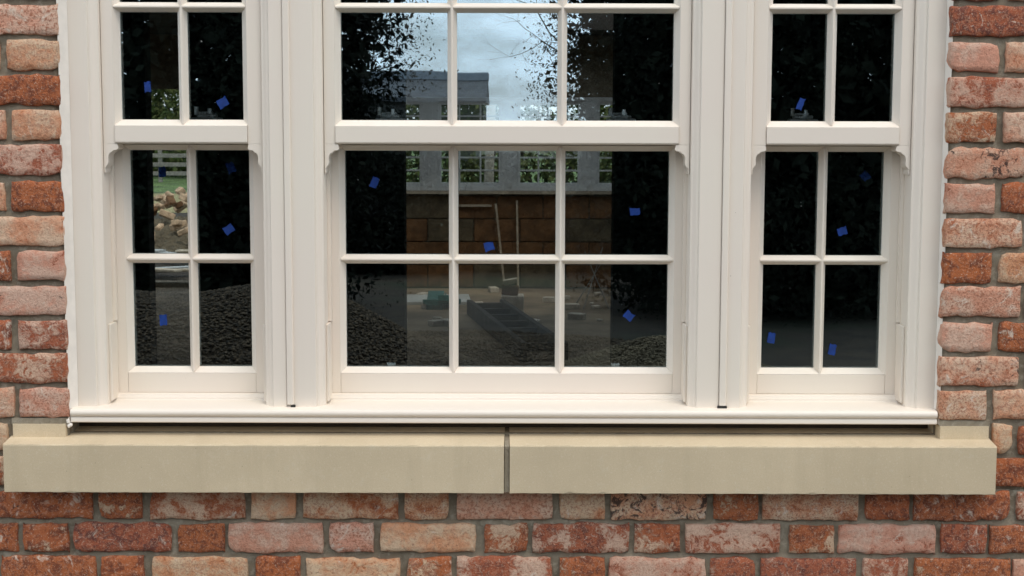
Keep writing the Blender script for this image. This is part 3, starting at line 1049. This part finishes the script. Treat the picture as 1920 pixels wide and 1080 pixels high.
cm = MB()
for a in ((-6.6, 6.6, .105, 8.4), (-6.6, 6.6, 10.5, 11.9), (-6.6, -1.4, 8.4, 10.5), (1.4, 6.6, 8.4, 10.5)):  # left open above the added ceiling opening
    cm.box(a[0], a[1], a[2], a[3], 2.76, 2.95)
cm.build('roof', M['ceiling'])['kind'] = 'structure'

# ------------------------------------------------------------------ things left lying in the far room
def obj1(m, name, mat, label, cat, group=None, origin=None):
    o = None
    xs = np.array(m.v)
    c = Vector((float(xs[:, 0].mean()), float(xs[:, 1].mean()), float(xs[:, 2].min()))) if origin is None else Vector(origin)
    m.v = [(a - c.x, b - c.y, d - c.z) for a, b, d in m.v]
    o = m.build(name, mat)
    o.location = c
    return tag(o, label, cat, group)


obj1(MB().cbox(-.09, .10, 9.3, 9.5, 0.001, .15, .006), 'concrete_block', M['concrete'], 'pale concrete block standing on the dusty floor of the far room', 'block')
obj1(MB().cbox(-.085, .055, 9.32, 9.44, .152, .235, .005, Matrix.Rotation(R(8), 3, 'Y')), 'offcut', M['block'], 'brown brick lying on the pale block in the far room', 'brick')
obj1(MB().cbox(-.075, .045, 9.33, 9.43, .246, .286, .004, Matrix.Rotation(R(-10), 3, 'Y')), 'timber_offcut', M['pale_timber'], 'pale timber offcut on top of the brown brick', 'offcut')
# ladder-like timber frame on the floor
ld = empty('timber_ladder', (.0, 8.0, 0))
tag(ld, 'dark rough timber ladder lying on the floor of the far room', 'ladder')
A, B = Vector((-.22, 9.25, 0)), Vector((.22, 6.7, 0))
dirv = (B - A).normalized(); side = Vector((-dirv.y, dirv.x, 0))
ang = math.atan2(dirv.y, dirv.x)
for sgn in (-1, 1):
    c = (A + B) / 2 + side * .14 * sgn
    m = MB(); Ln = (B - A).length
    m.cbox(-Ln / 2, Ln / 2, -.022, .022, 0, .125, .003)
    o = m.build('side_board', M['timber'], ld); o.location = (c.x, c.y - 8.0, .002); o.rotation_euler = (0, 0, ang)
for q in range(7):
    c = A + (B - A) * (.04 + q * .153)
    m = MB(); m.cbox(-.025, .025, -.117, .117, .06, .11, .003)
    o = m.build('rung', M['timber'], ld); o.location = (c.x, c.y - 8.0, .0); o.rotation_euler = (0, 0, ang)
obj1(MB().cbox(-1.02, -.38, 9.9, 10.5, .001, .03, .003, Matrix.Rotation(R(4), 3, 'Z')), 'plasterboard_sheet', M['board'], 'pale grey board lying flat on the floor of the far room', 'board')
m = MB(); r = random.Random(4)
for q in range(9):
    m.cbox(-.66 + r.uniform(-.12, .12), -.52 + r.uniform(-.1, .12), 9.6 + r.uniform(-.1, .1), 9.75 + r.uniform(-.05, .15), .035, .05 + r.uniform(0, .05), .004, Matrix.Rotation(r.uniform(-.4, .4), 3, 'X'))
obj1(m, 'plastic_sheeting', M['teal'], 'crumpled teal plastic sheeting on the pale board', 'sheeting')
for i, (x0, z0, x1, z1, t) in enumerate(((-.16, .83, -.07, .43, 'left'), (.045, .86, .06, .42, 'right'))):
    obj1(MB().tube((x0, FY - .02, z0), (x1, FY - .17, .012), .011, .011, 5), 'lath', M['pale_timber'], f'{t} of two pale laths leaning on the brown far wall', 'lath', 'laths leaning on the far wall')
obj1(MB().cbox(-.52, -.20, FY - .034, FY - .0075, .80, .822, .002), 'batten', M['pale_timber'], 'short pale batten fixed across the brown far wall', 'batten')
for i, (x0, y0, x1, y1, h) in enumerate(((.62, 9.6, .80, 9.9, .52), (.84, 9.6, .64, 9.9, .48), (.55, 9.8, .78, 9.7, .40))):
    obj1(MB().tube((x0, y0, .006), (x1, y1, h), .006, .004, 5), 'stick', M['fence'], ('thickest leaning stick at the right of the far room', 'stick crossing the others at the right of the far room', 'lowest leaning stick at the right of the far room')[i], 'stick', 'sticks at the right of the far room')
r = random.Random(21)
for q in range(26):
    x, y = r.uniform(-.95, .95), r.uniform(8.4, 11.0)
    s = r.uniform(.02, .07)
    obj1(MB().cbox(x - s, x + s, y - s * .6, y + s * .6, .001, .001 + s * .7, .004, Matrix.Rotation(r.uniform(0, 3), 3, 'Z')), 'rubble_piece', M['concrete'], 'small pale rubble piece scattered on the far room floor', 'rubble', 'rubble pieces on the far room floor')
obj1(MB().cbox(.945, 1.13, 1.2, 1.45, .55, .745, .004), 'cardboard_box', M['block_b'], 'brown box low behind the right-hand sash', 'box')
obj1(MB().cbox(.90, 1.18, 1.15, 1.5, .001, .548, .004), 'timber_trestle', M['timber'], 'dark trestle block under the brown box indoors', 'trestle')

# ------------------------------------------------------------------ blue masking tape on the glass
cosT, sinT = math.cos(R(6.07)), math.sin(R(6.07))
TAPE = [  # u, z, upper?, rotation deg, width, height, inside?, label
    (-.788, 1.640, 1, 4, .016, .025, 0, 'upright blue tape square in the left pane of the upper left sash'),
    (-.624, 1.606, 1, 28, .025, .022, 0, 'tilted blue tape square in the right pane of the upper left sash'),
    (-.776, 1.452, 0, 3, .018, .026, 1, 'dim blue tape square just below the left horn, upper left pane of lower left sash'),
    (-.621, 1.462, 0, 20, .020, .026, 1, 'dim blue tape square at the top of the upper right pane of lower left sash'),
    (-.627, 1.324, 0, 35, .025, .020, 0, 'tilted blue tape square midway down the upper right pane of lower left sash'),
    (-.779, 1.117, 0, 2, .018, .026, 0, 'upright blue tape square in the bottom left pane of the lower left sash'),
    (-.298, 1.430, 0, -22, .018, .026, 0, 'blue tape square in the upper left pane of the lower middle sash'),
    (-.040, 1.286, 0, 15, .024, .021, 0, 'blue tape square resting near the bar, upper middle pane of lower middle sash'),
    (.288, 1.366, 0, 3, .025, .018, 0, 'flat blue tape piece in the upper right pane of the lower middle sash'),
    (.277, 1.130, 0, -38, .024, .020, 0, 'tilted blue tape square in the lower right pane of the lower middle sash'),
    (.644, 1.607, 1, -20, .014, .029, 0, 'slanting blue tape strip in the left pane of the upper right sash'),
    (.756, 1.323, 0, 18, .024, .019, 0, 'blue tape square midway down the upper right pane of lower right sash'),
    (.806, 1.447, 0, 40, .020, .022, 1, 'dim blue tape square high in the upper right pane of lower right sash'),
    (.601, 1.080, 0, -8, .018, .026, 0, 'upright blue tape square in the lower left pane of the lower right sash'),
    (.740, 1.054, 0, -12, .018, .026, 0, 'blue tape square in the lower right pane of the lower right sash'),
]
for u, z, up, rot, wd, ht, ins, lab in TAPE:
    wd, ht = wd * .9, ht * .9
    yf = (YU if up else YL) + CD
    y = yf + (.0075 if ins else .0006)
    m = MB(); n = 4; vs = []
    r = random.Random(int(u * 1000))
    for j in range(n + 1):
        for i in range(n + 1):
            vs.append(((i / n - .5) * wd + r.uniform(-.0006, .0006), -r.uniform(0, .0005) - (.0014 if (i, j) == (n, n) else 0), (j / n - .5) * ht + (r.uniform(-.0016, .0016) if j in (0, n) else 0)))
    top = len(vs)
    vs += [(a, b + .0005, c) for a, b, c in vs[:top]]
    fs = [(j * 5 + i, j * 5 + i + 1, j * 5 + i + 6, j * 5 + i + 5) for j in range(4) for i in range(4)]
    fs += [tuple(top + q for q in f[::-1]) for f in fs[:16]]
    m.add(vs, fs)
    o = m.build('masking_tape', M['tape'])
    o.location = (XC + u, y, z)
    o.rotation_euler = (0, R(-rot), 0)
    tag(o, lab, 'tape', 'blue masking tape squares on the glass')

# ------------------------------------------------------------------ vegetation
def leaf_cloud(pts, size, seed, aspect=.45):
    """one small bent quad per point"""
    rg = np.random.RandomState(seed)
    n = len(pts)
    a = rg.normal(size=(n, 3)); a /= np.linalg.norm(a, axis=1)[:, None]
    b = rg.normal(size=(n, 3)); b -= (b * a).sum(1)[:, None] * a; b /= np.linalg.norm(b, axis=1)[:, None]
    s = size * rg.uniform(.6, 1.35, n)[:, None]
    p0 = pts - a * s * .5; p1 = pts + b * s * aspect * .5; p2 = pts + a * s * .5; p3 = pts - b * s * aspect * .5
    v = np.stack([p0, p1, p2, p3], 1).reshape(-1, 3)
    return v


def leaf_mesh(name, v, mat, parent):
    n = len(v) // 4
    me = bpy.data.meshes.new(name)
    me.vertices.add(len(v)); me.vertices.foreach_set('co', v.astype(np.float32).ravel())
    me.loops.add(4 * n); me.loops.foreach_set('vertex_index', np.arange(4 * n, dtype=np.int32))
    me.polygons.add(n); me.polygons.foreach_set('loop_start', np.arange(0, 4 * n, 4, dtype=np.int32))
    me.polygons.foreach_set('loop_total', np.full(n, 4, dtype=np.int32))
    me.update(); me.validate()
    return link(name, me, mat, parent)


def crown_points(n, rad, seed, clumps=60, spread=.22, inner=.3):
    rg = np.random.RandomState(seed)
    d = rg.normal(size=(clumps, 3)); d /= np.linalg.norm(d, axis=1)[:, None]
    c = d * (rg.uniform(.45, 1.0, clumps) ** .6)[:, None]
    k = rg.randint(0, clumps, n)
    p = c[k] + rg.normal(size=(n, 3)) * spread * rg.uniform(.5, 1.1, clumps)[k][:, None]
    return p * np.array(rad)


def evergreen(name, loc, rad, zc, seed, n, label, size=.085, mat='yew', group=None):
    t = empty(name, loc)
    tag(t, label, 'tree', group)
    r = random.Random(seed)
    tr = MB(); p = Vector((0, 0, -.05)); q = Vector((r.uniform(-.1, .1), r.uniform(-.1, .1), zc * .6))
    tr.tube(p, q, .22, .15, 10); tr.tube(q, q + Vector((.1, .05, zc * .7)), .15, .05, 8)
    for i in range(14):
        a = r.uniform(0, 6.28); z = r.uniform(.3, zc * 1.2)
        e = Vector((math.cos(a) * rad[0] * .7, math.sin(a) * rad[1] * .7, z + r.uniform(.2, .8)))
        tr.tube((0, 0, z), e, .05, .012, 5)
    tr.build('trunk', M['bark'], t, smooth=True, fix=False)
    outer = crown_points(n, rad, seed, 300, .095)
    core = crown_points(int(n * .5), (rad[0] * .93, rad[1] * .8, rad[2] * .97), seed + 1, 260, .13)
    rg = np.random.RandomState(seed + 9)
    d = rg.normal(size=(int(n * .11), 3)); d /= np.linalg.norm(d, axis=1)[:, None]
    heart = d * (rg.uniform(0, 1, len(d)) ** (1 / 3))[:, None] * np.array(rad) * .80
    def inside(p, k): return p[((p / np.array(rad)) ** 2).sum(1) < k * k]
    outer, core, heart = inside(outer, 1.13), inside(core, .95), inside(heart, .85)
    for arr in (outer, core, heart): arr[:, 2] += zc
    v = np.concatenate([leaf_cloud(outer, size, seed, .4), leaf_cloud(core, size * 2.4, seed + 5, .5), leaf_cloud(heart, .17, seed + 6, .6)])
    v = v.reshape(-1, 4, 3); v = v[v[:, :, 2].min(1) > .03].reshape(-1, 3)
    leaf_mesh('crown', v, M[mat], t)
    return t


evergreen('yew_tree', (-3.32, -11.0, GZ), (2.55, 2.2, 4.4), 2.6, 31, 170000, 'dense dark evergreen mirrored in the left-hand panes', .034)
evergreen('yew_tree', (2.72, -11.0, GZ), (2.60, 2.2, 4.4), 2.6, 47, 170000, 'dense dark evergreen mirrored in the right-hand panes', .034)


def bare_tree(name, loc, seed, height, label, lean=(0, 0), rb=.12, depth=6, mat='bark'):
    t = empty(name, loc)
    tag(t, label, 'tree')
    r = random.Random(seed)
    tr, cr = MB(), MB()
    def grow(p, d, ln, rad, lev):
        steps = 3
        for s_ in range(steps):
            d2 = (d + Vector((r.gauss(0, .14), r.gauss(0, .14), r.gauss(.02, .10)))).normalized()
            q = p + d2 * (ln / steps)
            (tr if lev == 0 else cr).tube(p, q, rad, rad * .88, 8 if lev == 0 else 5 if lev < 3 else 3, cap=False)
            p, d, rad = q, d2, rad * .88
            if lev > 0 and lev < depth and r.random() < .7:
                sd = (d + Vector((r.gauss(0, .8), r.gauss(0, .8), r.gauss(0, .5)))).normalized()
                grow(p, sd, ln * r.uniform(.45, .7), rad * .55, lev + 1)
        if lev < depth:
            for _ in range(2 if lev else 5):
                sd = (d + Vector((r.gauss(0, .65), r.gauss(0, .65), r.gauss(0, .40)))).normalized()
                grow(p, sd, ln * r.uniform(.55, .8), rad * .62, lev + 1)
    grow(Vector((0, 0, -.05)), Vector((lean[0], lean[1], 1)).normalized(), height, rb, 0)
    tr.build('trunk', M[mat], t, smooth=True, fix=False)
    cr.build('crown', M[mat], t, smooth=True, fix=False)
    return t


bare_tree('bare_tree', (2.7, -16.5, GZ), 5, 1.9, 'leafless tree with thin spreading branches mirrored against the sky', (-.2, 0), .075, 5)
bare_tree('bare_tree', (-2.6, -19.0, GZ), 12, 2.6, 'smaller leafless tree mirrored behind the left evergreen', (.25, 0), .07, 5)

# outbuilding reflected in the middle upper panes
sh = empty('outbuilding', (-4.4, -43, GZ))
tag(sh, 'low outbuilding with dark slate roof mirrored in the upper middle panes', 'building')
MB().box(-3.4, 3.4, -2.2, 2.2, 0, 2.62).build('wall', M['shed_wall'], sh)
rf = MB(); rf.prism([(-2.45, 2.56), (-2.45, 2.70), (-.14, 3.36), (.14, 3.36), (2.45, 2.70), (2.45, 2.56)], 'x', -3.5, 3.5)
ro = rf.build('roof', M['slate'], sh)
MB().cbox(-3.52, 3.52, -.45, .45, 3.26, 3.52, .03).build('ridge', M['lead'], ro)
MB().box(-1.2, -.3, 2.2, 2.24, 0, 2.0).build('door', M['timber'], sh)
MB().box(.6, 1.8, 2.2, 2.23, 1.0, 1.9).build('window', M['board'], sh)

# garden hedge far behind the camera
def hedge(name, x0, x1, y, depth, h, n, seed, label, mat, size):
    t = empty(name, ((x0 + x1) / 2, y, GZ)); tag(t, label, 'hedge')
    rg = np.random.RandomState(seed)
    W = (x1 - x0) / 2
    p = np.stack([rg.uniform(-W, W, n), rg.uniform(-depth / 2, depth / 2, n), rg.uniform(.0, 1, n) ** .8 * h], 1)
    p[:, 2] *= .86 + .14 * np.sin(p[:, 0] * 1.7 + seed) * np.sin(p[:, 0] * .6)
    q = np.stack([rg.uniform(-W, W, n // 6), rg.uniform(-depth / 3, depth / 3, n // 6), rg.uniform(.0, .93, n // 6) * h * .8], 1)
    leaf_mesh('foliage', np.concatenate([leaf_cloud(p, size, seed, .6), leaf_cloud(q, size * 4, seed + 1, .8)]), M[mat], t)
    st = MB()
    for q in range(int(W * 2)):
        x = -W + q + .5
        st.tube((x, 0, 0), (x + .1, 0, h * .7), .03, .01, 4)
    so = st.build('stems', M['bark'], t, fix=False); so['kind'] = 'stuff'
    return t


hedge('hedge', -9, 9, -15, 1.2, 1.66, 60000, 3, 'low dark hedge mirrored between the two evergreens', 'yew', .075)

# heap of gravel, reflected in the lower panes
def stone_heap(name, centre, rx, ry, hmax, n, seed, mat, label, cat, size=(.006, .017)):
    rg = np.random.RandomState(seed)
    ico = np.array([(0, 0, 1), (1, 0, 0), (0, 1, 0), (-1, 0, 0), (0, -1, 0), (0, 0, -1)], float)
    fc = [(0, 1, 2), (0, 2, 3), (0, 3, 4), (0, 4, 1), (5, 2, 1), (5, 3, 2), (5, 4, 3), (5, 1, 4)]
    a = rg.uniform(0, 2 * np.pi, n); q = np.sqrt(rg.uniform(0, 1, n))
    x, y = q * np.cos(a) * rx, q * np.sin(a) * ry
    z = hmax * (1 - q ** 1.5) * (.85 + .15 * np.sin(x * 3 + seed) * np.cos(y * 2.3)) + rg.uniform(-.01, .02, n)
    s = rg.uniform(size[0], size[1], n)
    V = np.empty((n, 6, 3))
    for k in range(6):
        jit = 1 + rg.uniform(-.3, .3, n)
        V[:, k, 0] = x + ico[k, 0] * s * jit * rg.uniform(.8, 1.5, n)
        V[:, k, 1] = y + ico[k, 1] * s * jit
        V[:, k, 2] = z + ico[k, 2] * s * jit * .7
    F = (np.array(fc)[None] + (np.arange(n) * 6)[:, None, None]).reshape(-1)
    gn = 40
    gx, gy = np.meshgrid(np.linspace(-1, 1, gn), np.linspace(-1, 1, gn))
    gq = np.minimum(1.0, np.sqrt(gx ** 2 + gy ** 2))
    gz = hmax * (1 - gq ** 1.5) * (.85 + .15 * np.sin(gx * rx * 3 + seed) * np.cos(gy * ry * 2.3)) - .004
    gz = np.where(gq >= 1, -.03, gz)
    G = np.stack([gx * rx, gy * ry, gz], 2).reshape(-1, 3)
    gi = (np.arange(gn - 1)[:, None] * gn + np.arange(gn - 1)[None]).ravel()
    GF = np.stack([gi, gi + 1, gi + gn + 1, gi, gi + gn + 1, gi + gn], 1).reshape(-1) + n * 6
    V = np.concatenate([V.reshape(-1, 3), G]); F = np.concatenate([F, GF])
    me = bpy.data.meshes.new(name)
    me.vertices.add(len(V)); me.vertices.foreach_set('co', V.astype(np.float32).ravel())
    me.loops.add(len(F)); me.loops.foreach_set('vertex_index', F.astype(np.int32))
    me.polygons.add(len(F) // 3); me.polygons.foreach_set('loop_start', np.arange(0, len(F), 3, dtype=np.int32)); me.polygons.foreach_set('loop_total', np.full(len(F) // 3, 3, dtype=np.int32))
    me.update()
    o = link(name, me, M[mat]); o.location = centre
    tag(o, label, cat, kind='stuff')
    return o


stone_heap('gravel_heap', (-2.2, -6.4, GZ), 2.3, 1.5, .85, 60000, 5, 'gravel', 'heap of dark gravel mirrored in the lower left panes', 'gravel')
stone_heap('loose_gravel', (-.7, -7.6, GZ), 2.1, 1.6, .10, 30000, 6, 'gravel', 'thin spread of loose gravel mirrored in the lower middle panes', 'gravel')
stone_heap('sand_heap', (1.05, -6.6, GZ), .95, .8, .30, 12000, 8, 'sand', 'low pale sand heap mirrored in the lower right middle pane', 'sand', (.004, .014))

# ------------------------------------------------------------------ garden behind the house, seen through it
def shrub(loc, rad, seed, n, label, size=.13):
    t = empty('garden_shrub', loc); tag(t, label, 'shrub', 'shrubs behind the house')
    p = crown_points(n, rad, seed, 40, .25); p[:, 2] += rad[2] * .9
    v = leaf_cloud(p, size, seed, .55).reshape(-1, 4, 3); v = v[v[:, :, 2].min(1) > .02].reshape(-1, 3)
    leaf_mesh('foliage', v, M['shrub'], t)
    s_ = MB(); r = random.Random(seed)
    for q in range(5):
        s_.tube((r.uniform(-.2, .2), r.uniform(-.2, .2), -.03), (r.uniform(-1, 1) * rad[0] * .6, r.uniform(-.6, .6), rad[2] * 1.3), .05, .015, 5)
    s_.build('stem', M['bark'], t, fix=False)


for i, (x, y, rx, rz, lab) in enumerate(((-1.9, 20, 1.7, 1.5, 'leafy shrub behind the far window, first from the left'), (.6, 21, 1.8, 1.7, 'leafy shrub behind the middle of the far window'), (2.9, 20, 1.6, 1.4, 'leafy shrub behind the far window, furthest right'), (-9.0, 48, 2.8, 2.2, 'large shrub beyond the fence seen through the left sash'), (-12.0, 50, 3.0, 2.6, 'shrub left of the large one beyond the fence'), (-15.0, 54, 3.4, 3.4, 'tall shrub behind the others beyond the fence'))):
    shrub((x, y, GZ), (rx, 1.0, rz), 60 + i, 9000 if y < 30 else 12000, lab, .11 if y < 30 else .22)
tk = empty('garden_tree', (-.35, 17.0, GZ)); tag(tk, 'pale slender tree trunk behind the far window', 'tree')
mm = MB(); mm.tube((0, 0, -.05), (.08, 0, 2.4), .075, .055, 8); mm.tube((.08, 0, 2.4), (-.2, .1, 4.2), .055, .02, 7); mm.tube((.03, 0, 1.1), (.5, .1, 3.0), .035, .012, 6)
mm.build('trunk', M['pale_bark'], tk, smooth=True, fix=False)

# post-and-rail fence beyond the lawn
fn = empty('rail_fence', (-10, 44, GZ)); tag(fn, 'weathered post-and-rail fence beyond the lawn, seen through the left sash', 'fence')
for q in range(9):
    MB().cbox(-4.4 + q * 1.1 - .06, -4.4 + q * 1.1 + .06, -.06, .06, 0, 1.05, .01).build('post', M['fence'], fn)
for z in (.22, .50, .78):
    MB().cbox(-4.6, 4.6, -.095, -.062, z, z + .13, .008).build('rail', M['fence'], fn)

# rubble heap outside the back door
r = random.Random(77)
base = Vector((-5.35, 21.0, GZ))
rub = []
for q in range(64):
    a = r.uniform(-1, 1); d = r.uniform(-1.9, 1)
    s = r.uniform(.065, .13)
    h = max(0, 1 - abs(a) * .5 - abs(d) * .45) * .70 + .10
    c = base + Vector((a * 1.0 - d * .45, d * 2.2, h * r.uniform(.5, 1) + s * .4))
    rot = Matrix.Rotation(r.uniform(-.6, .6), 3, 'X') @ Matrix.Rotation(r.uniform(-.6, .6), 3, 'Y') @ Matrix.Rotation(r.uniform(0, 3), 3, 'Z')
    m = MB().cbox(c.x - s, c.x + s, c.y - s * .55, c.y + s * .55, c.z - s * .4, c.z + s * .4, .012, rot)
    obj1(m, 'rubble_block', M['rubble'] if r.random() < .8 else M['block'], 'pale broken block in the rubble heap outside the back door', 'rubble', 'rubble blocks outside the back door')
stone_heap('rubble_spoil', (-5.2, 20.5, GZ), 1.5, 4.6, .22, 6000, 15, 'sand', 'spoil under the rubble outside the back door', 'rubble', (.04, .10))
for q in range(7):
    x, y = -4.15 + r.uniform(-.5, .4), 13.4 + r.uniform(0, 2.2)
    m = MB().cbox(x - .45, x + .45, y - .07, y + .07, GZ + .03 + q * .03, GZ + .055 + q * .03, .004, Matrix.Rotation(r.uniform(-.9, .9), 3, 'Z'))
    obj1(m, 'scrap_board', M['pale_timber'] if q % 3 else M['board'], 'scrap board in the pile just outside the back door', 'board', 'scrap boards outside the back door')
